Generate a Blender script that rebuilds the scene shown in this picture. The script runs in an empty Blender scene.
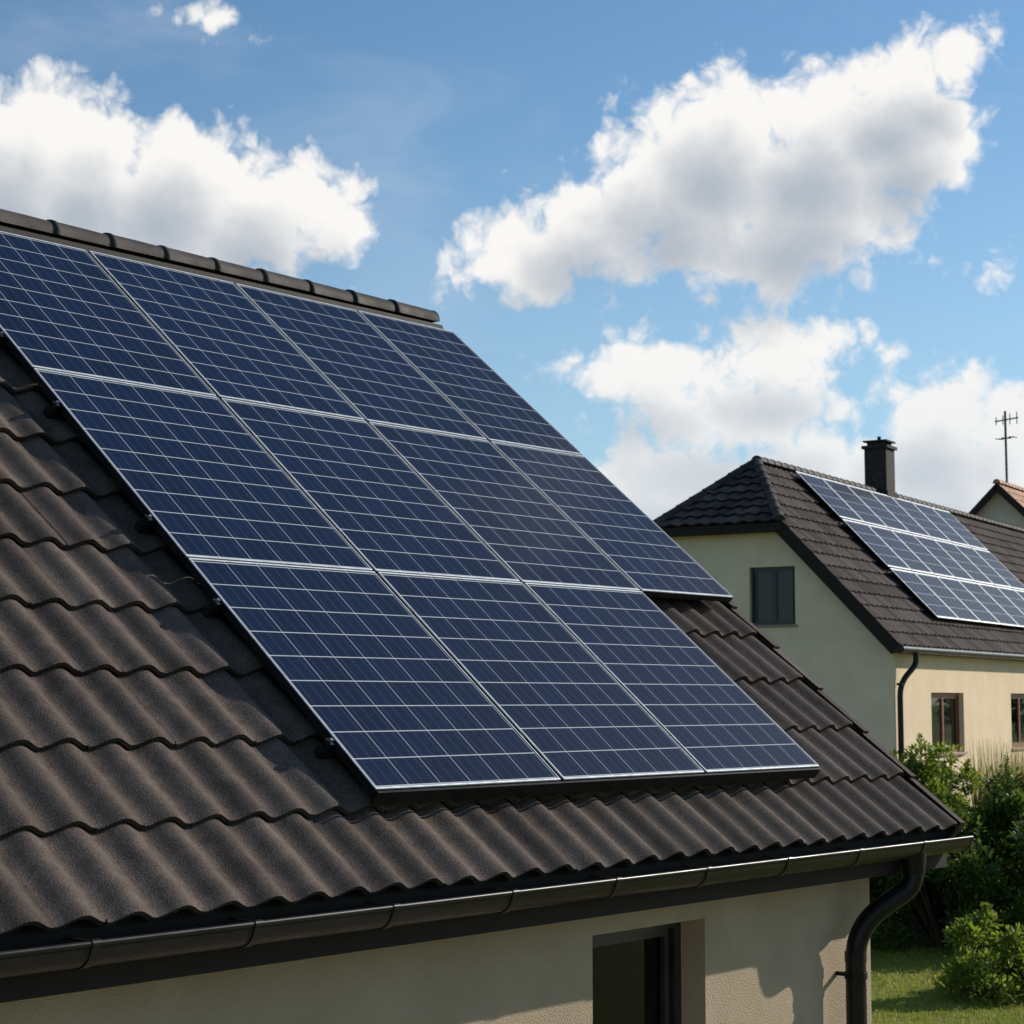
import bpy, math, random
from math import sin, cos, radians, pi, tan, floor
from mathutils import Vector, Matrix
random.seed(7)
S = bpy.context.scene
H = 3.7            # eye height above the ground

# ------------------------------------------------------------------ helpers
class MB:
    def __init__(s): s.v=[]; s.f=[]; s.m=[]; s.t=[]; s.sm=[]; s.uv=[]
    def add(s, vs, fs, mi=0, tint=0.5, smooth=False, uv=None):
        o=len(s.v); s.v+= [tuple(p) for p in vs]
        for i,f in enumerate(fs):
            s.f.append(tuple(o+j for j in f)); s.m.append(mi); s.t.append(tint); s.sm.append(smooth)
            s.uv.append(uv[i] if uv else None)
    def box(s, a, b, mi=0, M=None, tint=0.5):
        x0,y0,z0=a; x1,y1,z1=b
        vs=[Vector(p) for p in [(x0,y0,z0),(x1,y0,z0),(x1,y1,z0),(x0,y1,z0),(x0,y0,z1),(x1,y0,z1),(x1,y1,z1),(x0,y1,z1)]]
        if M: vs=[M(p) for p in vs]
        s.add(vs,[(3,2,1,0),(4,5,6,7),(0,1,5,4),(1,2,6,5),(2,3,7,6),(3,0,4,7)],mi,tint)
    def tube(s, path, r, seg=14, mi=0, cap=True, rs=None):
        path=[Vector(p) for p in path]; n=len(path); rings=[]
        prev=None
        for i,p in enumerate(path):
            d=(path[min(i+1,n-1)]-path[max(i-1,0)]).normalized()
            if prev is None:
                a=Vector((0,0,1)) if abs(d.z)<.9 else Vector((1,0,0))
                e=d.cross(a).normalized()
            else:
                e=(prev-d*prev.dot(d)).normalized()
            prev=e; g=d.cross(e); rr=rs[i] if rs else r
            rings.append([p+rr*(cos(2*pi*k/seg)*e+sin(2*pi*k/seg)*g) for k in range(seg)])
        vs=[q for R in rings for q in R]; fs=[]
        for i in range(n-1):
            for k in range(seg):
                k2=(k+1)%seg
                fs.append((i*seg+k,i*seg+k2,(i+1)*seg+k2,(i+1)*seg+k))
        s.add(vs,fs,mi,smooth=True)
        if cap:
            s.add(rings[0],[tuple(range(seg))[::-1]],mi); s.add(rings[-1],[tuple(range(seg))],mi)
    def obj(s, name, mats, parent=None):
        me=bpy.data.meshes.new(name); me.from_pydata(s.v,[],s.f)
        me.polygons.foreach_set('material_index',s.m)
        me.polygons.foreach_set('use_smooth',s.sm)
        a=me.attributes.new('tint','FLOAT','FACE'); a.data.foreach_set('value',s.t)
        if any(u is not None for u in s.uv):
            L=me.uv_layers.new(name='UVMap')
            for p,u in zip(me.polygons,s.uv):
                if u is not None:
                    for li,c in zip(p.loop_indices,u): L.data[li].uv=c
        me.update()
        o=bpy.data.objects.new(name,me); S.collection.objects.link(o)
        for m in mats: me.materials.append(m)
        if parent: o.parent=parent
        return o
def empty(name, loc=(0,0,0), rz=0):
    e=bpy.data.objects.new(name,None); e.empty_display_size=.3
    e.location=loc; e.rotation_euler=(0,0,rz); S.collection.objects.link(e); return e

class NT:
    def __init__(s,t): s.t=t; s.n=t.nodes; s.l=t.links
    def nd(s,typ,**kw):
        n=s.n.new(typ)
        for k,v in kw.items(): setattr(n,k,v)
        return n
    def put(s,sock,v):
        if isinstance(v,bpy.types.NodeSocket): s.l.new(v,sock)
        else: sock.default_value=v
    def M(s,op,a,b=None,c=None,clamp=False):
        n=s.nd('ShaderNodeMath',operation=op,use_clamp=clamp); s.put(n.inputs[0],a)
        if b is not None: s.put(n.inputs[1],b)
        if c is not None: s.put(n.inputs[2],c)
        return n.outputs[0]
    def V(s,op,a,b=None,c=None):
        n=s.nd('ShaderNodeVectorMath',operation=op); s.put(n.inputs[0],a)
        if b is not None: s.put(n.inputs[1],b)
        if c is not None: s.put(n.inputs[2],c)
        return n.outputs['Value'] if op in('LENGTH','DOT_PRODUCT') else n.outputs[0]
    def mix(s,f,a,b):
        n=s.nd('ShaderNodeMix',data_type='RGBA'); s.put(n.inputs[0],f); s.put(n.inputs[6],a); s.put(n.inputs[7],b); return n.outputs[2]
    def noise(s,vec,scale,detail=4,rough=.55,dist=0,dim='3D'):
        n=s.nd('ShaderNodeTexNoise',noise_dimensions=dim); s.put(n.inputs['Vector'],vec); n.inputs['Scale'].default_value=scale
        n.inputs['Detail'].default_value=detail; n.inputs['Roughness'].default_value=rough; n.inputs['Distortion'].default_value=dist
        return n.outputs[0]
    def ramp(s,f,a,b,lo=0.,hi=1.):
        n=s.nd('ShaderNodeMapRange',interpolation_type='SMOOTHSTEP'); s.put(n.inputs[0],f)
        n.inputs[1].default_value=a;n.inputs[2].default_value=b;n.inputs[3].default_value=lo;n.inputs[4].default_value=hi
        return n.outputs[0]
def c4(c): return (c[0],c[1],c[2],1)
def newmat(name):
    m=bpy.data.materials.new(name); m.use_nodes=True; t=NT(m.node_tree)
    b=[n for n in t.n if n.type=='BSDF_PRINCIPLED'][0]
    return m,t,b
def mat(name,c1,c2,scale=3,rough=.6,bump=.0,bscale=60,metal=0,tint=0,spec=.5,coat=0,big=None,dist=.01,speck=0):
    m,t,b=newmat(name)
    co=t.nd('ShaderNodeTexCoord').outputs['Object']
    f=t.noise(co,scale,3,.6)
    f=t.ramp(f,.3,.7)
    col=t.mix(f,c4(c1),c4(c2))
    if big:
        g=t.noise(co,big[0],4,.65,.5); g=t.ramp(g,.35,.7)
        col=t.mix(t.M('MULTIPLY',g,big[1]),col,c4(big[2]))
    if tint:
        a=t.nd('ShaderNodeAttribute',attribute_name='tint').outputs['Fac']
        k=t.M('MULTIPLY_ADD',a,tint*2,1-tint)
        if speck:
            q=t.ramp(t.noise(co,bscale*.6,2,.7),.3,.7,1-speck,1+speck); k=t.M('MULTIPLY',k,q)
        col=t.V('MULTIPLY',col,t_vec(t,k))
    t.l.new(col,b.inputs['Base Color'])
    rr=t.M('MULTIPLY_ADD',f,.12,rough-.06); t.l.new(rr,b.inputs['Roughness'])
    b.inputs['Metallic'].default_value=metal; b.inputs['Specular IOR Level'].default_value=spec
    b.inputs['Coat Weight'].default_value=coat
    if bump:
        h=t.noise(co,bscale,2,.65)
        bn=t.nd('ShaderNodeBump'); bn.inputs['Strength'].default_value=bump; bn.inputs['Distance'].default_value=dist
        t.l.new(h,bn.inputs['Height']); t.l.new(bn.outputs[0],b.inputs['Normal'])
    return m
def t_vec(t,k):
    c=t.nd('ShaderNodeCombineXYZ'); [t.l.new(k,c.inputs[i]) for i in range(3)]; return c.outputs[0]

m_tile=mat('roof_tile_dark',(.064,.051,.045),(.104,.083,.073),14,.85,.8,190,tint=.26,big=(1.3,.45,(.145,.118,.103)),dist=.006,spec=.10,speck=.28)
m_ridge=mat('ridge_tile_dark',(.032,.028,.026),(.052,.045,.042),9,.68,.4,180,tint=.3,dist=.004,spec=.2,speck=.2)
m_tile2=mat('roof_tile_far',(.054,.043,.040),(.086,.069,.063),6,.85,.3,120,tint=.4,big=(.5,.35,(.11,.09,.08)),spec=.12)
m_tile3=mat('roof_tile_orange',(.30,.13,.065),(.42,.20,.10),5,.7,.3,80,tint=.3)
m_deck=mat('roof_deck',(.012,.011,.010),(.02,.018,.016),8,.8)
m_stucco=mat('stucco_cream',(.40,.32,.225),(.465,.375,.27),2.5,.95,.8,110,big=(.7,.35,(.34,.27,.19)),dist=.012,spec=.1)
m_stucco2=mat('stucco_beige',(.66,.53,.37),(.72,.59,.42),1.5,.95,.3,50,big=(.4,.35,(.56,.45,.32)),spec=.1)
m_stucco3=mat('stucco_grey',(.42,.38,.34),(.50,.45,.40),1.5,.9,.2,30,spec=.2)
m_gut=mat('gutter_metal_dark',(.008,.0068,.0062),(.013,.011,.010),7,.36,.04,30,spec=.24,dist=.004)
m_wood=mat('fascia_brown',(.014,.010,.009),(.024,.018,.014),12,.7,.1,40,spec=.2)
m_frame_d=mat('window_frame_dark',(.02,.018,.017),(.03,.027,.025),8,.4)
m_frame_b=mat('window_frame_brown',(.14,.05,.022),(.20,.075,.032),8,.5)
m_black=mat('panel_frame_black',(.005,.005,.006),(.009,.009,.010),8,.5,spec=.2)
m_silver=mat('panel_frame_silver',(.66,.68,.70),(.78,.80,.82),20,.45,metal=.35)
m_steel=mat('rail_steel',(.35,.35,.36),(.5,.5,.5),20,.35,metal=.9)
m_mast=mat('antenna_metal',(.06,.06,.06),(.10,.10,.10),20,.5,metal=.5)
m_chim=mat('chimney_slate',(.024,.020,.019),(.048,.040,.037),9,.8,.3,40,spec=.2)
m_curt=mat('curtain_cloth',(.45,.36,.30),(.6,.50,.42),6,.9)
m_dark=mat('room_dark',(.01,.01,.01),(.02,.018,.016),3,.9)
m_sill=mat('window_sill_stone',(.22,.14,.10),(.30,.20,.15),6,.7)

def glassmat():
    m,t,b=newmat('window_glass'); t.n.remove(b)
    out=[n for n in t.n if n.type=='OUTPUT_MATERIAL'][0]
    tr=t.nd('ShaderNodeBsdfTransparent'); tr.inputs[0].default_value=(.40,.42,.42,1)
    gl=t.nd('ShaderNodeBsdfGlossy'); gl.inputs[0].default_value=(.75,.8,.85,1); gl.inputs['Roughness'].default_value=.02
    fr=t.nd('ShaderNodeFresnel'); fr.inputs[0].default_value=1.45
    mx=t.nd('ShaderNodeMixShader'); t.l.new(fr.outputs[0],mx.inputs[0]); t.l.new(tr.outputs[0],mx.inputs[1]); t.l.new(gl.outputs[0],mx.inputs[2])
    t.l.new(mx.outputs[0],out.inputs[0]); return m
m_glass=glassmat()

def cellmat():
    m,t,b=newmat('solar_cells')
    uv=t.nd('ShaderNodeUVMap',uv_map='UVMap').outputs[0]
    sp=t.nd('ShaderNodeSeparateXYZ'); t.l.new(uv,sp.inputs[0]); u,v=sp.outputs[0],sp.outputs[1]
    def edge(x,w,soft=.012):  # 1 on line at integers
        f=t.M('FRACT',x); d=t.M('MINIMUM',f,t.M('SUBTRACT',1.,f))
        return t.ramp(d,w-soft/2,w+soft/2,1,0)
    gu=edge(u,.014); gv=edge(v,.018)
    bus=edge(t.M('MULTIPLY_ADD',u,3.,.5),.022,.02)
    fin=edge(t.M('MULTIPLY',v,10.),.22,.12); fin2=edge(t.M('MULTIPLY',u,10.),.22,.12)
    fl=t.V('FLOOR',uv); wn=t.nd('ShaderNodeTexWhiteNoise',noise_dimensions='3D'); t.l.new(fl,wn.inputs[0])
    att=t.nd('ShaderNodeAttribute',attribute_name='tint').outputs['Fac']
    k=t.M('ADD',t.M('MULTIPLY',wn.outputs[0],.6),t.M('MULTIPLY',att,.4))
    co=t.nd('ShaderNodeTexCoord').outputs['Object']
    col=t.mix(k,(.0010,.0038,.016,1),(.0030,.0100,.039,1))
    col=t.mix(t.M('MULTIPLY',t.M('MAXIMUM',fin,fin2),.5),col,(.009,.024,.066,1))
    col=t.mix(t.M('MULTIPLY',bus,.22),col,(.20,.26,.36,1))
    col=t.mix(t.M('MULTIPLY',gu,.50),col,(.5,.54,.6,1))
    col=t.mix(t.M('MULTIPLY',gv,.66),col,(.6,.64,.68,1))
    dust=t.ramp(t.noise(co,2.2,4,.65,.8),.45,.8)
    t.l.new(col,b.inputs['Base Color']); b.inputs['Roughness'].default_value=.5; b.inputs['Specular IOR Level'].default_value=.04
    b.inputs['Coat Weight'].default_value=.16; b.inputs['Coat IOR'].default_value=1.4
    t.l.new(t.M('MULTIPLY_ADD',dust,.08,.05),b.inputs['Coat Roughness'])
    return m
m_cell=cellmat()

# ------------------------------------------------------------------ generic builders
def tiles(mb, P, x0, x1, slen, w, course, A, lift, nx, rnd, lo=None, hi=None, ov=.05, lip=.02):
    """P(x,s,n) -> point. lo(s)/hi(s) limit the width of the slope."""
    nc=int(round(slen/course)); course=slen/nc
    nw=int(round((x1-x0)/w)); w=(x1-x0)/nw
    def wave(ph):
        c=.5-.5*cos(2*pi*ph)
        return A*c
    for j in range(nc):
        s0=j*course-.02
        L=course+ov if j<nc-1 else course+.02
        ss=[0,.010,L*.33,L*.66,L]
        for i in range(nw):
            xa=x0+i*w
            if lo and xa+w<lo(s0): continue
            if hi and xa>hi(s0): continue
            t=rnd.random(); dn=rnd.uniform(-.0022,.0022); ds=rnd.uniform(-.005,.005)
            tl=rnd.uniform(-.003,.003)
            vs=[]
            for a,sv in enumerate(ss):
                s=s0+sv+ds
                n0=lift*(1-sv/L)+.006+dn
                if a==0: n0-=.006
                for k in range(nx+1):
                    ph=k/nx; x=xa+ph*w*1.02
                    if lo: x=max(x,lo(s))
                    if hi: x=min(x,hi(s))
                    vs.append(P(x,s,n0+wave(ph)+tl*(ph-.5)+(.003 if k==nx else 0)))
            fs=[]
            for a in range(len(ss)-1):
                for k in range(nx):
                    q=a*(nx+1)+k; fs.append((q,q+1,q+nx+2,q+nx+1))
            mb.add(vs,fs,0,t,True)
            fr=[]
            for k in range(nx+1):
                ph=k/nx; x=xa+ph*w*1.02
                if lo: x=max(x,lo(s0))
                if hi: x=min(x,hi(s0))
                fr.append((x,wave(ph)+lift+dn+tl*(ph-.5)))
            vv=[P(x,s0+ds,n) for x,n in fr]+[P(x,s0+ds+.003,n-lip) for x,n in fr]+[P(x,s0+ds+.05,n-lip) for x,n in fr]
            mb.add(vv,[(k+nx+1,k+nx+2,k+1,k) for k in range(nx)]+[(k+2*nx+2,k+2*nx+3,k+nx+2,k+nx+1) for k in range(nx)],0,t*.4-.5,False)  # lip and underside tinted darker: thin course-edge shadow put into the colour

def caps(mb, a, b, r, seglen, rnd, up=Vector((0,0,1)), arc=1.05, lipk=1.08):
    a=Vector(a); b=Vector(b); d=(b-a); L=d.length; d.normalize()
    side=d.cross(up).normalized(); u=side.cross(d)
    n=max(1,int(round(L/seglen))); sl=L/n; K=12
    for i in range(n):
        t=rnd.random(); tilt=rnd.uniform(-.004,.004)
        sec=[]
        for q,(ds,rr) in enumerate([(-.03,r*.98),(-.03,r*lipk),(-.004,r*(lipk+.01)),(.012,r*1.02),(sl*.5,r*1.0),(sl,r*.95)]):
            for k in range(K+1):
                th=-arc*pi/2+arc*pi*k/K
                sec.append(a+d*(i*sl+ds)+side*(sin(th)*rr)+u*(cos(th)*rr+tilt*(q/5)))
        fs=[]
        for q in range(5):
            for k in range(K):
                o=q*(K+1)+k; fs.append((o,o+K+1,o+K+2,o+1))
        mb.add(sec,fs,0,t,True)
    for end in (a-d*.03,b):
        ring=[end+side*(sin(-arc*pi/2+arc*pi*k/K)*r*.97)+u*(cos(-arc*pi/2+arc*pi*k/K)*r*.97) for k in range(K+1)]
        mb.add(ring,[tuple(range(K+1))],0,.3)

def wall(mb, P, us, ztop, zbot, holes, depth, mi=0):
    """P(u,z,d). strips between breakpoints, holes=(u0,u1,z0,z1) with reveals of given depth."""
    us=sorted(set([round(u,4) for u in us]+[round(h[i],4) for h in holes for i in (0,1)]))
    for a,b in zip(us[:-1],us[1:]):
        m=(a+b)/2; cuts=sorted([(h[2],h[3]) for h in holes if h[0]<m<h[1]])
        z=zbot
        for c0,c1 in cuts:
            mb.add([P(a,z,0),P(b,z,0),P(b,c0,0),P(a,c0,0)],[(0,1,2,3)],mi); z=c1
        mb.add([P(a,z,0),P(b,z,0),P(b,ztop(b),0),P(a,ztop(a),0)],[(0,1,2,3)],mi)
    for u0,u1,z0,z1 in holes:
        for q in ([(u0,z0),(u0,z1)],[(u0,z1),(u1,z1)],[(u1,z1),(u1,z0)],[(u1,z0),(u0,z0)]):
            (ua,za),(ub,zb)=q
            mb.add([P(ua,za,0),P(ub,zb,0),P(ub,zb,depth),P(ua,za,depth)],[(0,1,2,3)],mi)

def window(name, P, u0,u1,z0,z1, depth, parent, frame, panes=2, curtain=.3, sill=True, fw=.06):
    """mesh window unit: frame, mullions, glass, room behind, curtain, sill"""
    mb=MB(); T=lambda p:P(p.x,p.z,p.y)
    d0=depth-.03; d1=depth+.04
    def bx(a,b,c,d,e,f,mi): mb.box((a,e,c),(b,f,d),mi,T)
    bx(u0,u0+fw,z0,z1,d0,d1,0); bx(u1-fw,u1,z0,z1,d0,d1,0)
    bx(u0+fw,u1-fw,z0,z0+fw,d0,d1,0); bx(u0+fw,u1-fw,z1-fw,z1,d0,d1,0)
    for k in range(1,panes):
        c=u0+(u1-u0)*k/panes; bx(c-.04,c+.04,z0+fw,z1-fw,d0+.005,d1,0)
    for k in range(panes):
        a=u0+fw+(u1-u0-2*fw)*k/panes+.03; b=u0+fw+(u1-u0-2*fw)*(k+1)/panes-.03
        for (p,q,r_,s_) in ((a,a+.035,z0+fw,z1-fw),(b-.035,b,z0+fw,z1-fw)):
            bx(p,q,r_,s_,d0+.015,d1-.005,0)
        bx(a+.035,b-.035,z0+fw,z0+fw+.035,d0+.015,d1-.005,0); bx(a+.035,b-.035,z1-fw-.035,z1-fw,d0+.015,d1-.005,0)
    g=d0+.04
    mb.add([P(u0+.02,z0+.02,g),P(u1-.02,z0+.02,g),P(u1-.02,z1-.02,g),P(u0+.02,z1-.02,g)],[(0,1,2,3)],1)
    R=depth+.9
    c=[P(u0-.2,z0-.1,d1+.01),P(u1+.2,z0-.1,d1+.01),P(u1+.2,z1+.1,d1+.01),P(u0-.2,z1+.1,d1+.01),
       P(u0-.2,z0-.1,R),P(u1+.2,z0-.1,R),P(u1+.2,z1+.1,R),P(u0-.2,z1+.1,R)]
    mb.add(c,[(4,5,6,7),(0,1,5,4),(1,2,6,5),(2,3,7,6),(3,0,4,7)],2)
    if curtain>0:
        for (a,b) in ((u0+.04,u0+(u1-u0)*curtain),(u1-(u1-u0)*curtain,u1-.04)):
            n=28; vs=[]
            for i in range(n+1):
                u=a+(b-a)*i/n; dd=depth+.12+.02*sin(i*1.35)
                vs+= [P(u,z0+.05,dd),P(u,z1-.04,dd)]
            mb.add(vs,[(2*i,2*i+2,2*i+3,2*i+1) for i in range(n)],3,smooth=True)
    if sill:
        bx(u0-.05,u1+.05,z0-.05,z0-.004,-.05,depth-.031,4)
    return mb.obj(name,[frame,m_glass,m_dark,m_curt,m_sill],parent)

def solar(name, P, u0,u1,s0,s1, nsurf, parent, nu=6, nv=9, rim=.011, rimv=None, th=.04):
    """one PV panel lying on the slope: black body, silver top rim, cells"""
    mb=MB(); T=lambda p:P(p.x,p.y,p.z)
    b=nsurf-th; rv=rimv or rim
    mb.box((u0,s0,b),(u1,s1,nsurf-.006),0,T)
    a0,a1,c0,c1,n0,n1=u0+.003,u1-.003,s0+.001,s1-.001,nsurf-.0058,nsurf
    mb.box((a0,c0,n0),(a0+rim,c1,n1),1,T); mb.box((a1-rim,c0,n0),(a1,c1,n1),1,T)
    mb.box((a0+rim,c0,n0),(a1-rim,c0+rv,n1),1,T); mb.box((a0+rim,c1-rv,n0),(a1-rim,c1,n1),1,T)
    a0,a1,c0,c1=a0+rim+.0005,a1-rim-.0005,c0+rv+.0005,c1-rv-.0005
    z=nsurf-.0035
    e=.05
    mb.add([P(a0,c0,z),P(a1,c0,z),P(a1,c1,z),P(a0,c1,z)],[(0,1,2,3)],2,random.random(),
        uv=[[(-e,-e),(nu+e,-e),(nu+e,nv+e),(-e,nv+e)]])
    return mb

# ================================================================== NEAR HOUSE
house=empty('solar_roof_house')
rnd=random.Random(3)
EY,EZ=4.90,H-.713
PT=radians(40); cP,sP=cos(PT),sin(PT)
RY=8.72; SL=(RY-EY)/cP
RZ=EZ+SL*sP
XL,XR=-2.4,9.6
def PF(x,s,n): return (x,EY+s*cP-n*sP,EZ+s*sP+n*cP)
def PB(x,s,n): return (x,2*RY-(EY+s*cP-n*sP),EZ+s*sP+n*cP)
mb=MB(); tiles(mb,PF,XL,XR,SL,.2,.405,.040,.038,14,rnd); mb.obj('roof_tiles',[m_tile],house)
mb=MB(); tiles(mb,PB,XL,XR,SL,.4,.405,.036,.032,6,rnd); mb.obj('roof_tiles_back',[m_tile],house)
mb=MB(); caps(mb,(XL,RY,RZ+.115),(XR-.10,RY,RZ+.115),.085,.40,rnd)
for side in (PF,PB):   # ventilation strip under the ridge caps
    vs=[side(XL,SL-.17,.062),side(XR-.09,SL-.17,.062),side(XR-.09,SL-.02,.125),side(XL,SL-.02,.125)]
    mb.add(vs,[(0,1,2,3)],0,.2)
mb.obj('ridge_caps',[m_ridge],house)
mb=MB()
for xe,sg in ((XR,1),(XL,-1)):
    for PP in (PF,PB):
        nC=13
        for j in range(nC):
            s0=j*SL/nC-.02; s1=s0+SL/nC+.03
            a,b_=(xe-.03*sg,xe+.035*sg)
            vs=[PP(a,s0,.075),PP(b_,s0,.070),PP(b_,s0,-.07),PP(a,s1,.055),PP(b_,s1,.05),PP(b_,s1,-.09)]
            mb.add(vs,[(0,1,4,3),(1,2,5,4)],0,rnd.random()); mb.add([vs[0],vs[1],vs[2],PP(a,s0,-.07)],[(0,1,2,3)],0,.2)
mb.obj('verge_tiles',[m_tile],house)
mb=MB()
for PP in (PF,PB):
    mb.box((XL+.01,0.0,-.06),(XR-.005,SL,-.004),0,lambda p:PP(p.x,p.y,p.z))
mb.obj('roof_deck',[m_deck],house)
mb=MB()
mb.box((XL+.02,EY+.035,EZ-.20),(XR-.01,EY+.06,EZ-.045))
mb.box((XL+.02,EY+.062,EZ-.195),(XR-.01,5.199,EZ-.175))
yb=2*RY-EY
mb.box((XL+.02,yb-.06,EZ-.20),(XR-.01,yb-.035,EZ-.045)); mb.box((XL+.02,2*RY-5.199,EZ-.195),(XR-.01,yb-.062,EZ-.175))
for xe in (XR-.012,XL-.013):
    for PP in (PF,PB):
        mb.box((xe,0.06,-.24),(xe+.025,SL-.003,-.062),0,lambda p:PP(p.x,p.y,p.z))
mb.obj('fascia_and_soffit',[m_wood],house)
WX0,WX1,WY0=-2.0,9.2,5.2; WY1=2*RY-WY0
mb=MB()
front=lambda u,z,d:(u,WY0+d,z)
back=lambda u,z,d:(u,WY1-d,z)
gr=lambda u,z,d:(WX1-d,u,z); gl=lambda u,z,d:(WX0+d,u,z)
win=[(6.74,7.62,1.25,H-1.04),(2.2,3.5,1.25,H-1.04)]
wall(mb,front,[WX0,WX1],lambda u:EZ-.176,0,win,.16)
wall(mb,back,[WX0,WX1],lambda u:EZ-.176,0,[],.16)
zt=lambda u: EZ-.12+ (SL*sP)*(1-abs(u-RY)/(RY-EY))
gw=[(7.9,9.1,1.1,2.5)]
wall(mb,gr,[WY0,RY,WY1],zt,0,gw,.16); wall(mb,gl,[WY0,RY,WY1],zt,0,[],.16)
mb.obj('walls',[m_stucco],house)
window('window_1',front,*win[0],.17,house,m_frame_d,1,0,fw=.05)
window('window_2',front,*win[1],.17,house,m_frame_d,2,.2)
window('window_3',gr,*gw[0],.17,house,m_frame_d,2,.2)
# gutter
GR=.079; GY,GZ=EY-.035,EZ-.035
mb=MB(); K=14
def gprof(r,x): return [(x,GY+r*cos(pi+pi*k/K),GZ+r*sin(pi+pi*k/K)) for k in range(K+1)]
gx0,gx1=XL,XR+.0
nn=40
for r,flip in ((GR,0),(GR-.005,1)):
    vs=[];fs=[]
    for i in range(nn+1):
        x=gx0+(gx1-gx0)*i/nn; vs+= gprof(r,x)
    for i in range(nn):
        for k in range(K):
            o=i*(K+1)+k; f=(o,o+1,o+K+2,o+K+1); fs.append(f if flip else f[::-1])
    mb.add(vs,fs,0,smooth=True)
mb.tube([(gx0,GY-GR+.002,GZ+.002),(gx1,GY-GR+.002,GZ+.002)],.010,10)
mb.tube([(gx0,GY+GR,GZ),(gx1,GY+GR,GZ)],.004,6)
for xe in (gx0,gx1-.006):
    mb.add([(xe,)+p[1:] for p in gprof(GR,0)],[tuple(range(K+1))]); mb.add([(xe+.006,)+p[1:] for p in gprof(GR+.003,0)],[tuple(range(K+1))[::-1]])
x=3.70-.67*9
while x<gx1-.1:
    if x>gx0+.1:
        vs=[]
        for xx,r in ((x-.017,GR+.0005),(x-.016,GR+.005),(x+.016,GR+.005),(x+.017,GR+.0005)): vs+=gprof(r,xx)
        mb.add(vs,[(q*(K+1)+k,(q+1)*(K+1)+k,(q+1)*(K+1)+k+1,q*(K+1)+k+1) for q in range(3) for k in range(K)])
        mb.tube([(x-.017,GY-GR+.002,GZ+.002),(x+.017,GY-GR+.002,GZ+.002)],.0135,10)
        mb.box((x-.012,GY-GR,GZ+.006),(x+.012,GY+GR-.01,GZ+.010))
    x+=.67
mb.obj('gutter',[m_gut],house)
def smooth_path(pts,n=8):
    pts=[Vector(p) for p in pts]; out=[pts[0]]
    for i in range(1,len(pts)-1):
        a,b,c=pts[i-1],pts[i],pts[i+1]
        L=min((a-b).length,(c-b).length)*.45
        p=b+(a-b).normalized()*L; q=b+(c-b).normalized()*L
        for k in range(n+1):
            t=k/n; out.append(p*(1-t)**2+b*2*t*(1-t)+q*t*t)
    out.append(pts[-1]); return out
mb=MB()
DX=8.84
mb.tube(smooth_path([(9.08,GY,GZ-.05),(9.08,GY,H-.97),(DX,5.085,H-1.18),(DX,5.085,.05)]),.054,20)
mb.tube([(9.08,GY,GZ-.05),(9.08,GY,GZ-.10),(9.08,GY,GZ-.16)],.06,20,rs=[.068,.064,.058])
for z in (H-1.43,H-2.9):
    mb.tube([(DX,5.085,z-.018),(DX,5.085,z+.018)],.060,20); mb.box((DX-.012,5.085,z-.01),(DX+.012,WY0,z+.01))
    mb.box((DX-.08,5.07,z-.012),(DX-.055,5.10,z+.012))
mb.tube([(DX,5.085,H-1.36),(DX,5.085,H-1.31)],.058,20)
mb.obj('downpipe',[m_gut],house)

# --------------------------------------------------- solar array
arr=empty('solar_panel_array')
cx=[5.229,6.385,7.47,8.515,9.45]
NS=.17
s_of=lambda y:(y-EY+NS*sP)/cP
sb=s_of(5.078); hp=1.475
for r in range(3):
    for c in range(4):
        if r==0 and c==3: continue
        u0,u1=cx[c]+.010,cx[c+1]-.010
        s0,s1=sb+r*hp+.005,sb+(r+1)*hp-.005
        solar('p',PF,u0,u1,s0,s1,NS+random.uniform(-.0015,.0015),arr,rim=.0045,rimv=.009).obj('panel_r%d_c%d'%(r+1,c+1),[m_black,m_silver,m_cell],arr)
mb=MB(); T=lambda p:PF(p.x,p.y,p.z)
for r in range(3):
    for fr_ in (.2,.8):
        s=sb+(r+fr_)*hp; xe=cx[4] if r>0 else cx[3]
        mb.box((cx[0]-.045,s-.02,NS-.085),(xe-.005,s+.02,NS-.041),0,T)
        mb.box((cx[0]-.024,s-.02,NS-.0405),(cx[0]+.009,s+.02,NS-.012),1,T)
        mb.tube([PF(cx[0]-.010,s,NS-.012),PF(cx[0]-.010,s,NS+.000)],.008,8,2)
        x=cx[0]+.15
        while x<xe:
            mb.box((x-.015,s-.035,.02),(x+.015,s-.021,NS-.05),1,T); x+=1.0
        for c in range(1,4 if r==0 else 5):
            if c<(3 if r==0 else 4):
                mb.box((cx[c]-.008,s-.02,NS-.02),(cx[c]+.008,s+.02,NS-.001),1,T)
mb.obj('mounting_rails',[m_black,m_black,m_steel],arr)
mb=MB(); mb.box((cx[0]+.014,sb-.012,NS-.065),(cx[3]-.014,sb-.001,NS-.006),0,T); mb.obj('front_trim',[m_black],arr)

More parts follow.
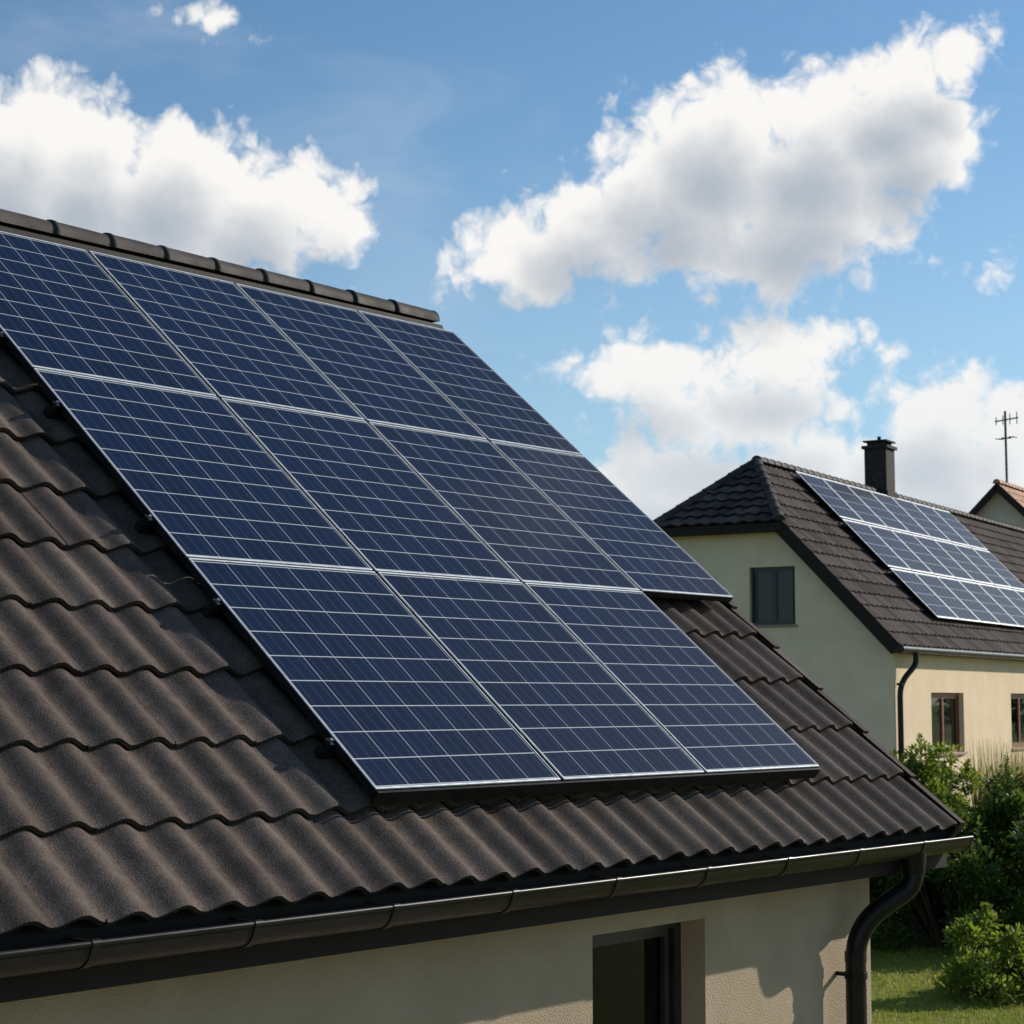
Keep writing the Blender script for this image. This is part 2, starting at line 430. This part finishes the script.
# ================================================================== FAR HOUSE (half-hipped)
A2=radians(9)
h2=empty('half_hipped_house',(34.99,19.12,0),A2)
W=7.66; k2=1.045; zr=5.05; LN=25.0; ov=.25; vo=.32
th2=math.atan(k2); c2,s2=cos(th2),sin(th2); sl2=(W/2+ov)/c2
def F2(x,s,n): return (x,-ov+s*c2-n*s2, zr-ov*k2+s*s2+n*c2)
def B2(x,s,n):
    p=F2(x,s,n); return (p[0],W-p[1],p[2])
hipY=2.33; hipZ=zr+hipY*k2; apx=1.92; apZ=zr+k2*W/2
def lo2(s):
    y=-ov+s*c2
    return -vo if y<hipY else -vo+(apx+vo)*(y-hipY)/(W/2-hipY)
rnd=random.Random(5)
mb=MB(); tiles(mb,F2,-vo,LN,sl2,.30,.40,.045,.06,6,rnd,lo=lo2,lip=.035)
tiles(mb,B2,-vo,LN,sl2,.6,.8,.045,.04,4,rnd,lo=lo2)
hl=math.hypot(apx+vo,apZ-hipZ+.0); ch,sh=(apx+vo)/hl,(apZ-hipZ)/hl
def HP(y,s,n): return (-vo-.05+s*ch-n*sh, y, hipZ-.03+s*sh+n*ch)
tiles(mb,HP,hipY-.05,W-hipY+.05,hl+.03,.34,.36,.05,.07,6,rnd,lo=lambda s:hipY-.05+max(0,s/hl)*(W/2-hipY),hi=lambda s:W-hipY+.05-max(0,s/hl)*(W/2-hipY),lip=.04)
mb.obj('roof_tiles',[m_tile2],h2)
mb=MB()
caps(mb,(apx,W/2,apZ+.07),(LN,W/2,apZ+.07),.12,.4,rnd)
caps(mb,(-vo-.03,hipY,hipZ+.05),(apx,W/2,apZ+.06),.11,.38,rnd)
caps(mb,(-vo-.03,W-hipY,hipZ+.05),(apx,W/2,apZ+.06),.11,.38,rnd)
mb.obj('ridge_caps',[m_ridge],h2)
mb=MB()
nd=-.03
for PP in (F2,B2):
    sh_=(hipY+ov)/c2
    mb.add([PP(-vo,0,nd),PP(LN,0,nd),PP(LN,sl2,nd),PP(apx,sl2,nd),PP(-vo,sh_,nd)],[(0,1,2,3,4)],0)
    mb.add([PP(-vo,0,nd-.12),PP(LN,0,nd-.12),PP(LN,sl2,nd-.12),PP(apx,sl2,nd-.12),PP(-vo,sh_,nd-.12)],[(4,3,2,1,0)],0)
    mb.box((-vo-.02,0,nd-.20),(-vo+.01,sh_,.05),0,lambda p:PP(p.x,p.y,p.z))
    mb.box((-vo+.011,-.0,nd-.16),(LN,.025,.0),0,lambda p:PP(p.x,p.y,p.z))
mb.add([HP(hipY,0,-.02),HP(W-hipY,0,-.02),HP(W/2,hl,-.02)],[(0,1,2)],0)
mb.box((-vo-.06,hipY-.05,hipZ-.20),(-vo-.035,W-hipY+.05,hipZ-.02),0)
mb.box((-vo-.034,hipY,hipZ-.19),(-.001,W-hipY,hipZ-.17),0)
mb.obj('roof_structure',[m_wood],h2)
mb=MB()
Ff=lambda u,z,d:(u,d,z); Gf=lambda u,z,d:(d,u,z); Bf=lambda u,z,d:(u,W-d,z); Rf=lambda u,z,d:(LN-.3-d,u,z)
fw=[(2.35,4.6,2.53,3.86),(8.3,10.5,2.53,3.86),(14,16.2,2.53,3.86),(19.5,21.7,2.53,3.86)]
gwn=[(2.15,3.21,5.30,6.55)]
wall(mb,Ff,[0,LN-.3],lambda u:zr-.19,0,fw,.14); wall(mb,Bf,[0,LN-.3],lambda u:zr-.19,0,[],.14)
ztg=lambda u: zr-.19+k2*min(u,W-u,hipY)
wall(mb,Gf,[0,hipY,W-hipY,W],ztg,0,[gwn[0]],.14)
wall(mb,Rf,[0,W/2,W],lambda u:zr-.19+k2*min(u,W-u),0,[],.14)
mb.obj('walls',[m_stucco2],h2)
for i,w_ in enumerate(fw): window('window_%d'%(i+1),Ff,*w_,.14,h2,m_frame_b,2,.22,fw=.09)
window('gable_window',Gf,*gwn[0],.14,h2,m_frame_d,2,.0,fw=.06)
mb=MB(); e=F2(0,0,0)
mb.tube([(-vo-.05,e[1]-.05,e[2]-.05),(LN,e[1]-.05,e[2]-.05)],.075,12)
mb.tube(smooth_path([(.55,e[1]-.05,e[2]-.08),(.55,e[1]-.05,e[2]-.35),(.12,-.09,e[2]-.75),(.12,-.09,.05)]),.06,12)
for z in (4.0,2.6): mb.tube([(.12,-.09,z),(.12,-.09,z+.05)],.072,12)
mb.obj('gutter_and_downpipe',[m_gut],h2)
mb=MB()
x0,x1,y0,y1=9.65,10.3,W/2-.3,W/2+.3
mb.box((x0,y0,apZ-.8),(x1,y1,apZ+1.25)); mb.box((x0-.06,y0-.06,apZ+1.251),(x1+.06,y1+.06,apZ+1.33))
mb.box((x0+.06,y0+.06,apZ+1.331),(x0+.12,y1-.06,apZ+1.43)); mb.box((x1-.12,y0+.06,apZ+1.331),(x1-.06,y1-.06,apZ+1.43))
mb.box((x0-.03,y0-.03,apZ+1.431),(x1+.03,y1+.03,apZ+1.47))
mb.tube([((x0+x1)/2,W/2,apZ+1.471),((x0+x1)/2,W/2,apZ+1.6)],.05,10)
mb.box((x0-.04,y0-.04,apZ-.35),(x1+.04,y1+.04,apZ+.12))
mb.obj('chimney',[m_chim],h2)
for r in range(3):
    for c in range(7):
        u0=3.40+c*1.62; sA=.42/c2+.22; hh=1.58
        solar('p',F2,u0+.02,u0+1.60,sA+r*(hh+.05),sA+r*(hh+.05)+hh,.22,h2,nu=4,nv=4,rim=.026,rimv=.040).obj('solar_panel_%d_%d'%(r+1,c+1),[m_black,m_silver,m_cell],h2)

# ================================================================== THIRD HOUSE
h3=empty('orange_roof_house',(70.2,28.65,0),A2)
rnd=random.Random(9); Wn=9.; k3=1.0; z3=7.7; o3=.4; c3=cos(pi/4)
def F3(x,s,n): return (x,-o3+s*c3-n*c3,z3-o3+s*c3+n*c3)
def B3(x,s,n): p=F3(x,s,n); return (p[0],Wn-p[1],p[2])
s3=(Wn/2+o3)/c3
mb=MB(); tiles(mb,F3,-.4,12,s3,.4,.45,.05,.05,4,rnd); tiles(mb,B3,-.4,12,s3,.4,.45,.05,.05,4,rnd)
caps(mb,(-.4,Wn/2,z3+Wn/2+.05),(12,Wn/2,z3+Wn/2+.05),.14,.45,rnd); mb.obj('roof_tiles',[m_tile3],h3)
mb=MB()
for PP in (F3,B3):
    mb.box((-.42,0,-.22),(-.36,s3,.05),0,lambda p:PP(p.x,p.y,p.z)); mb.box((-.35,0,-.1),(12,s3,-.02),0,lambda p:PP(p.x,p.y,p.z))
mb.obj('barge_boards',[m_wood],h3)
mb=MB(); zt3=lambda u:z3-.15+min(u,Wn-u)
wall(mb,lambda u,z,d:(d,u,z),[0,Wn/2,Wn],zt3,0,[(4.0,5.0,7.8,9.0)],.14); wall(mb,lambda u,z,d:(11.6-d,u,z),[0,Wn/2,Wn],zt3,0,[],.1)
wall(mb,lambda u,z,d:(u,d,z),[0,11.6],lambda u:z3-.15,0,[(2,3.4,5.2,6.5),(6,7.4,5.2,6.5)],.14); wall(mb,lambda u,z,d:(u,Wn-d,z),[0,11.6],lambda u:z3-.15,0,[],.1)
mb.obj('walls',[m_stucco3],h3)
window('gable_window',lambda u,z,d:(d,u,z),4.0,5.0,7.8,9.0,.14,h3,m_frame_d,2,.2)
for i,w_ in enumerate([(2,3.4,5.2,6.5),(6,7.4,5.2,6.5)]): window('window_%d'%i,lambda u,z,d:(u,d,z),*w_,.14,h3,m_frame_d,2,.2)
ant=empty('television_antenna',(0,0,0)); R3=Matrix.Translation((70.2,28.65,0))@Matrix.Rotation(A2,4,'Z')
ant.matrix_world=R3
mb=MB(); zb=z3+Wn/2; ax,ay=1.0,Wn/2
mb.tube([(ax,ay,zb-.3),(ax,ay,zb+3.1)],.05,8)
mb.tube([(ax-.3,ay-.6,zb+2.75),(ax+.3,ay+.5,zb+2.75)],.03,6)
for i in range(4):
    t=-.55+i*.33; px_,py_=ax+t*.52,ay+t; L=.25-.03*i
    mb.tube([(px_,py_,zb+2.75-L),(px_,py_,zb+2.75+L)],.02,6)
mb.tube([(ax-.2,ay-.4,zb+2.0),(ax+.2,ay+.35,zb+2.0)],.026,6)
for i in range(3):
    t=-.35+i*.33; mb.tube([(ax+t*.52+.2,ay+t-.1,zb+2.0),(ax+t*.52-.2,ay+t+.1,zb+2.0)],.02,6)
mb.obj('mast_and_elements',[m_mast],ant)

# ================================================================== GROUND + VEGETATION
def grassmat(name):
    m,t,b=newmat(name); co=t.nd('ShaderNodeTexCoord').outputs['Object']
    f=t.ramp(t.noise(co,.6,5,.65),.3,.7); col=t.mix(f,(.12,.15,.022,1),(.19,.21,.036,1))
    g=t.ramp(t.noise(co,9,4,.7),.35,.75); col=t.mix(t.M('MULTIPLY',g,.5),col,(.20,.19,.05,1))
    t.l.new(col,b.inputs['Base Color']); b.inputs['Roughness'].default_value=.9; b.inputs['Specular IOR Level'].default_value=.1
    bn=t.nd('ShaderNodeBump'); bn.inputs['Strength'].default_value=.5; bn.inputs['Distance'].default_value=.03
    t.l.new(t.noise(co,40,3,.7),bn.inputs['Height']); t.l.new(bn.outputs[0],b.inputs['Normal']); return m
mb=MB(); N=24; R_=1500
vs=[(-R_+2*R_*i/N,-R_+2*R_*j/N,0) for j in range(N+1) for i in range(N+1)]
mb.add(vs,[(j*(N+1)+i,j*(N+1)+i+1,(j+1)*(N+1)+i+1,(j+1)*(N+1)+i) for j in range(N) for i in range(N)])
mb.obj('ground',[grassmat('grass_ground')])
m_bounce_pave=mat('bounce_paving',(.28,.245,.20),(.36,.315,.26),3,.9,.3,40,tint=.15)
m_bounce_gravel=mat('bounce_gravel',(.28,.24,.19),(.40,.35,.29),30,.95,.5,60)
mb=MB(); r=random.Random(4)
for j in range(10):
    for i in range(28): mb.box((-2.2+i*.42,.96+j*.42,-.02),(-2.2+i*.42+.41,.96+j*.42+.41,.03),0,None,r.random())
mb.obj('bounce_patio',[m_bounce_pave])  # unseen paving, widened to bounce warm light onto the near wall
mb=MB(); mb.add([(-5,-3.2,.004),(26,-3.2,.004),(26,-.0,.004),(0,0,.004),(0,W,.004),(-5,W,.004)],[(0,1,2,3),(0,3,4,5)],0)
o=mb.obj('bounce_gravel_sheet',[m_bounce_gravel]); o.location=(34.99,19.12,0); o.rotation_euler=(0,0,A2)  # hidden sheet added so the far walls get neutral bounce instead of green

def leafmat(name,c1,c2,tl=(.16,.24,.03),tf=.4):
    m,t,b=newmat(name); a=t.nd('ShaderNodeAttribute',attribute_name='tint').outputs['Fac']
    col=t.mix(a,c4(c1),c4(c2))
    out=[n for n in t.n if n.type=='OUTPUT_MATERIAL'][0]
    t.l.new(col,b.inputs['Base Color']); b.inputs['Roughness'].default_value=.5; b.inputs['Specular IOR Level'].default_value=.25
    tr=t.nd('ShaderNodeBsdfTranslucent'); t.l.new(t.mix(.5,col,c4(tl)),tr.inputs[0])
    mx=t.nd('ShaderNodeMixShader'); mx.inputs[0].default_value=tf
    t.l.new(b.outputs[0],mx.inputs[1]); t.l.new(tr.outputs[0],mx.inputs[2]); t.l.new(mx.outputs[0],out.inputs[0]); return m
m_leaf1=leafmat('leaves_mid',(.030,.065,.012),(.085,.135,.025),(.18,.26,.03),.42)
m_leaf2=leafmat('leaves_dark',(.020,.045,.010),(.058,.098,.018),(.14,.21,.03),.38)
m_leaf3=leafmat('leaves_light',(.100,.150,.022),(.20,.26,.042),(.32,.42,.04),.5)
m_leaf4=leafmat('reed_leaves',(.18,.16,.035),(.36,.28,.08),(.40,.34,.08))
m_bark=mat('bark',(.05,.035,.025),(.09,.065,.045),10,.9,.4,30)

def leaf(mb,p,d,up,L,w,t):
    s=d.cross(up)
    if s.length<.05: s=d.cross(Vector((1,0,.3)))
    s.normalize(); q=p+d*L*.5
    mb.add([p,q+s*w*.5,p+d*L,q-s*w*.5],[(0,1,2,3)],0,t)
def shrub(name, loc, rx, ry, h, n, m, seed, lsize=.12, clumps=26):
    """clumpy shrub: many leaf clusters on stems"""
    r=random.Random(seed); root=empty(name,loc); mb=MB(); st=MB()
    C=[]
    for i in range(clumps):
        a=r.uniform(0,2*pi); q=r.random()**.5; z=r.uniform(.12,1)
        wd=(1-.55*max(0,z-.45)**1.2*1.8)
        c=Vector((rx*q*cos(a)*wd,ry*q*sin(a)*wd,h*z*r.uniform(.8,1.0)))
        cr=r.uniform(.18,.33)*min(rx,h)*(1.1-.4*z)
        C.append((c,cr,r.random()))
        base=Vector((c.x*.2,c.y*.2,0)); mid=(base+c)*.5+Vector((r.uniform(-.1,.1),r.uniform(-.1,.1),.05*h))
        st.tube([base,mid,c],.02,6,rs=[.03,.02,.008],cap=False)
    for i in range(n):
        c,cr,ct=C[i%clumps]
        d=Vector((r.gauss(0,1),r.gauss(0,1),r.gauss(0,1))).normalized()
        rr=cr*(r.random()**.4)*r.uniform(.8,1.25); p=c+Vector((d.x*rr,d.y*rr,d.z*rr*.9))
        if p.z<.02: p.z=r.uniform(.02,.2)
        dd=(d+Vector((r.uniform(-.8,.8),r.uniform(-.8,.8),r.uniform(-.3,.9)))).normalized()
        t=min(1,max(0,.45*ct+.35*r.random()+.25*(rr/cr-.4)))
        leaf(mb,p,dd,Vector((r.uniform(-1,1),r.uniform(-1,1),1)),lsize*r.uniform(.7,1.3),lsize*.55,t)
    for i in range(int(clumps*1.3)):
        c,cr,ct=C[r.randrange(clumps)]
        if c.z<h*.5: continue
        tip=c+Vector((r.uniform(-.3,.3)*cr,r.uniform(-.3,.3)*cr,cr*r.uniform(1.1,1.7)))
        st.tube([c,tip],.006,4,cap=False)
        for k in range(22):
            p=c.lerp(tip,.3+.7*k/22); a=r.uniform(0,2*pi)
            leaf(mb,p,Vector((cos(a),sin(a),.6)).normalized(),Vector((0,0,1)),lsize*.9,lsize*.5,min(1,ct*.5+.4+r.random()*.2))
    mb.obj('leaves',[m],root); st.obj('stems',[m_bark],root); return root
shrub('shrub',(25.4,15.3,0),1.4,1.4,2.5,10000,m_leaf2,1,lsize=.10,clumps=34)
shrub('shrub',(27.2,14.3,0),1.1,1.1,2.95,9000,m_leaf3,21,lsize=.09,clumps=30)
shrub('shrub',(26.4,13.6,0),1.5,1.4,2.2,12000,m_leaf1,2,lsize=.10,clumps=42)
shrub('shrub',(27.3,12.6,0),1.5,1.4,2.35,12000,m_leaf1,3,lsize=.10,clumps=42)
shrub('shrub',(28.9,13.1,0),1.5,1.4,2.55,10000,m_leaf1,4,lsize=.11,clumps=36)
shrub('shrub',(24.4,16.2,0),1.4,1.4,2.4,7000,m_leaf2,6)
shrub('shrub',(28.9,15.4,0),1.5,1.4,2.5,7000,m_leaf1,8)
shrub('leafy_bush',(22.3,10.95,0),.72,.66,.92,5000,m_leaf3,11,lsize=.085,clumps=28)
shrub('leafy_bush',(23.2,10.5,0),.65,.6,.9,4200,m_leaf3,12,lsize=.085,clumps=24)
def reeds(name,loc,n,h,rad,seed):
    r=random.Random(seed); mb=MB()
    for i in range(n):
        a=r.uniform(0,2*pi); q=rad*r.random()**.5; b=Vector((q*cos(a),q*sin(a),0)); hh=h*r.uniform(.6,1.05)
        a2=r.uniform(0,2*pi); bend=r.uniform(.05,.35)*hh*.5; wd=.02
        s=Vector((sin(a2),-cos(a2),0))*wd; pts=[b+Vector((cos(a2),sin(a2),0))*bend*(k/4)**2+Vector((0,0,hh*k/4)) for k in range(5)]
        vs=[]
        for k,p in enumerate(pts): vs+=[p-s*(1-k/4.2),p+s*(1-k/4.2)]
        mb.add(vs,[(2*k,2*k+1,2*k+3,2*k+2) for k in range(4)],0,r.random())
    o=mb.obj(name,[m_leaf4]); o.location=loc; return o
reeds('ornamental_grass',(29.9,14.1,0),1400,2.95,.7,1)
r=random.Random(21); mb=MB()
for i in range(60000):
    x=r.uniform(14,27); y=r.uniform(4.5,14.5)
    if not (.25<y/x<.72): continue
    a=r.uniform(0,2*pi); h_=r.uniform(.02,.06); w_=.008
    dx,dy=cos(a),sin(a)
    mb.add([(x-dy*w_,y+dx*w_,0),(x+dy*w_,y-dx*w_,0),(x+dx*h_*.5,y+dy*h_*.5,h_)],[(0,1,2)],0,r.random())
m_blade=leafmat('grass_blades',(.17,.20,.022),(.30,.31,.05),(.38,.43,.05))
mb.obj('lawn_grass',[m_blade])
r=random.Random(33); mb=MB()
for i in range(170):
    a=radians(-75+i*1.35+r.uniform(-.5,.5)); D=r.uniform(170,230); X,Y=D*cos(a),D*sin(a); hh=r.uniform(5,9)
    mb.tube([(X,Y,0),(X,Y,hh*.6)],.3,5,1,cap=False)
    for k in range(9):
        c=Vector((X+r.uniform(-2.5,2.5),Y+r.uniform(-2.5,2.5),hh*r.uniform(.35,.85)))
        for q in range(26):
            d=Vector((r.gauss(0,1),r.gauss(0,1),r.gauss(0,1))).normalized(); p=c+d*r.uniform(.6,1.8)
            leaf(mb,p,(d+Vector((r.uniform(-1,1),r.uniform(-1,1),r.uniform(-1,1)))).normalized(),Vector((0,0,1)),1.3,1.0,r.random())
mb.obj('distant_trees',[m_leaf2,m_bark])

# ================================================================== LIGHT
SEL,SAZ=radians(26),radians(-22)
sd=Vector((cos(SEL)*cos(SAZ),cos(SEL)*sin(SAZ),sin(SEL)))
L=bpy.data.lights.new('sun','SUN'); L.energy=5.0; L.angle=radians(.5); L.color=(1,.91,.79)
so=bpy.data.objects.new('sun',L); S.collection.objects.link(so); so.location=sd*60
so.rotation_euler=(-sd).to_track_quat('-Z','Y').to_euler()

# clouds as a function of sky direction (degrees: u right of azimuth 40, v above the horizon)
blobs=[(12.0,18.0,2.6,2.0),(13.3,18.6,1.9,1.6),(12.4,16.6,2.4,2.5),(9.6,16.7,3.2,2.6),(6.6,17.0,2.9,2.4),(5.2,15.3,4.0,2.9),(9.2,14.8,4.1,2.8),
(2.7,14.3,3.2,2.2),(.6,13.2,3.2,1.8),(6.8,13.4,6.0,1.7),
(-14.8,15.7,3.0,2.8),(-12.6,15.9,2.6,2.3),(-10.3,15.6,3.0,2.4),(-7.6,14.7,3.0,2.3),(-5.6,14.2,2.0,2.1),(-11.5,13.8,6.6,2.1),
(-9.5,20.1,1.8,.80),(14.8,12.6,1.4,1.0),(8.3,10.2,3.8,1.5),(4.2,9.7,3.8,1.8),(6.8,8.4,6.0,1.8),(12.9,8.2,3.6,1.9),(12.5,6.8,5.2,2.1),(4.7,6.6,4.0,2.0),(8.6,6.7,5.0,2.0)]
def blobfield(g,P):
    acc=None
    for (a,b_,rx,ry) in blobs:
        k=min(ry*.62,1.3)
        q=g.V('MULTIPLY_ADD',P,(k/rx,k/ry,0),(-a*k/rx,-b_*k/ry,0)); d=g.M('SUBTRACT',k,g.V('LENGTH',q))
        acc=d if acc is None else g.M('SMOOTH_MAX',acc,d,.25)
    return g.M('MAXIMUM',acc,-1.2)
w=bpy.data.worlds.new('World'); S.world=w; w.use_nodes=True; t=NT(w.node_tree)
w.cycles.sampling_method='MANUAL'; w.cycles.sample_map_resolution=256
bg=[n for n in t.n if n.type=='BACKGROUND'][0]; bg.inputs[1].default_value=.10
wout=[n for n in t.n if n.type=='OUTPUT_WORLD'][0]
bg2=t.nd('ShaderNodeBackground'); bg2.inputs[1].default_value=.10
sky=t.nd('ShaderNodeTexSky',sky_type='NISHITA'); sky.sun_disc=False; sky.sun_elevation=SEL; sky.sun_rotation=pi/2-SAZ
sky.air_density=1.0; sky.dust_density=.4; sky.ozone_density=1.6; sky.altitude=200
tc=t.nd('ShaderNodeTexCoord').outputs['Generated']; sx=t.nd('ShaderNodeSeparateXYZ'); t.l.new(tc,sx.inputs[0])
az=t.M('ARCTAN2',sx.outputs[1],sx.outputs[0]); el=t.M('ARCSINE',sx.outputs[2])
U=t.M('MULTIPLY_ADD',az,-57.2958,40.05); Vv=t.M('MULTIPLY',el,57.2958)
cb=t.nd('ShaderNodeCombineXYZ'); t.l.new(U,cb.inputs[0]); t.l.new(Vv,cb.inputs[1]); Pv=cb.outputs[0]
skyc=t.V('MULTIPLY',sky.outputs[0],(.86,1.12,1.24))
haze=t.ramp(Vv,-2,21,.50,0.)
skyc=t.mix(haze,skyc,(5.2,6.7,7.7,1))
hor=t.ramp(Vv,0.,3.)
DARK=(4.2,4.75,5.45,1); LIGHT=(9.7,9.5,9.2,1)
gen=t.M('MINIMUM',t.M('MULTIPLY_ADD',t.noise(Pv,.055,5,.55,dim='2D'),6.,-3.7),.8)
far=t.M('MAXIMUM',t.ramp(t.M('ABSOLUTE',U),22,32),t.ramp(Vv,25,33))
ga=t.M('MULTIPLY',t.M('MULTIPLY',t.ramp(gen,-.05,.4),far),hor)
fin_a=t.mix(t.M('MULTIPLY',ga,.95),skyc,t.mix(t.ramp(gen,0,.8,1,.25),DARK,LIGHT))
t.l.new(fin_a,bg.inputs[0])
B0=blobfield(t,Pv); P2=t.V('ADD',Pv,(.5,1.6,0)); B2_=blobfield(t,P2)
def nz(P,detail): return t.M('MULTIPLY_ADD',t.noise(P,.30,detail,.50,.25,dim='2D'),1.15,-.50)
wn=t.nd('ShaderNodeTexNoise',noise_dimensions='2D'); t.l.new(Pv,wn.inputs[0]); wn.inputs['Scale'].default_value=.8; wn.inputs['Detail'].default_value=3
def vz(P,det):
    v=t.nd('ShaderNodeTexVoronoi',feature='F1',voronoi_dimensions='2D'); v.inputs['Scale'].default_value=.75; v.inputs['Detail'].default_value=det; v.inputs['Roughness'].default_value=.55
    t.l.new(t.V('MULTIPLY_ADD',wn.outputs[1],(.9,.9,0),P),v.inputs['Vector']); return t.M('MULTIPLY_ADD',v.outputs['Distance'],-.55,.27)
D0=t.M('ADD',t.M('ADD',B0,nz(Pv,8)),vz(Pv,3))
P1=t.V('ADD',Pv,(.2,.5,0))
D1=t.M('ADD',t.M('ADD',t.M('MULTIPLY_ADD',B0,.5,t.M('MULTIPLY',B2_,.5)),nz(P1,5)),vz(P1,2))
alpha=t.ramp(D0,-.04,.48)
tau=t.M('ADD',t.M('MULTIPLY',t.M('MAXIMUM',D1,0.),.52),t.M('MULTIPLY',t.M('MAXIMUM',B2_,0.),1.15))
lit=t.M('EXPONENT',t.M('MULTIPLY',tau,-.95)); lit=t.ramp(lit,.05,.66)
ccol=t.mix(lit,DARK,LIGHT)
# the low bank near the horizon is seen through haze: paler and softer
low=t.ramp(Vv,6.,12.,.45,0.)
ccol=t.mix(low,ccol,(7.3,7.8,8.3,1))
wisp=t.ramp(t.noise(t.V('MULTIPLY',Pv,(.6,1.5,1)),.12,4,.6,.6,dim='2D'),.48,.85,0,.16)
alpha=t.M('MULTIPLY',t.M('MAXIMUM',alpha,wisp),hor)
fin=t.mix(t.M('MULTIPLY',alpha,.98),skyc,ccol)
t.l.new(fin,bg2.inputs[0])
inside=t.M('MULTIPLY',t.M('LESS_THAN',t.M('ABSOLUTE',U),22.),t.M('MULTIPLY',t.M('GREATER_THAN',Vv,0.),t.M('LESS_THAN',Vv,25.)))
ms=t.nd('ShaderNodeMixShader'); t.l.new(inside,ms.inputs[0]); t.l.new(bg.outputs[0],ms.inputs[1]); t.l.new(bg2.outputs[0],ms.inputs[2])
t.l.new(ms.outputs[0],wout.inputs[0])

# ================================================================== CAMERA
cam=bpy.data.cameras.new('camera'); co=bpy.data.objects.new('camera',cam); S.collection.objects.link(co)
co.location=(0,0,H); co.rotation_euler=(radians(90+5.69),0,radians(40.05-90))
cam.sensor_width=36; cam.lens=36*1886/1024; cam.clip_start=.1; cam.clip_end=5000
cam.dof.use_dof=True; cam.dof.focus_distance=8; cam.dof.aperture_fstop=11
S.camera=co
S.view_settings.view_transform='Standard'; S.view_settings.look='None'; S.view_settings.exposure=0; S.view_settings.gamma=1
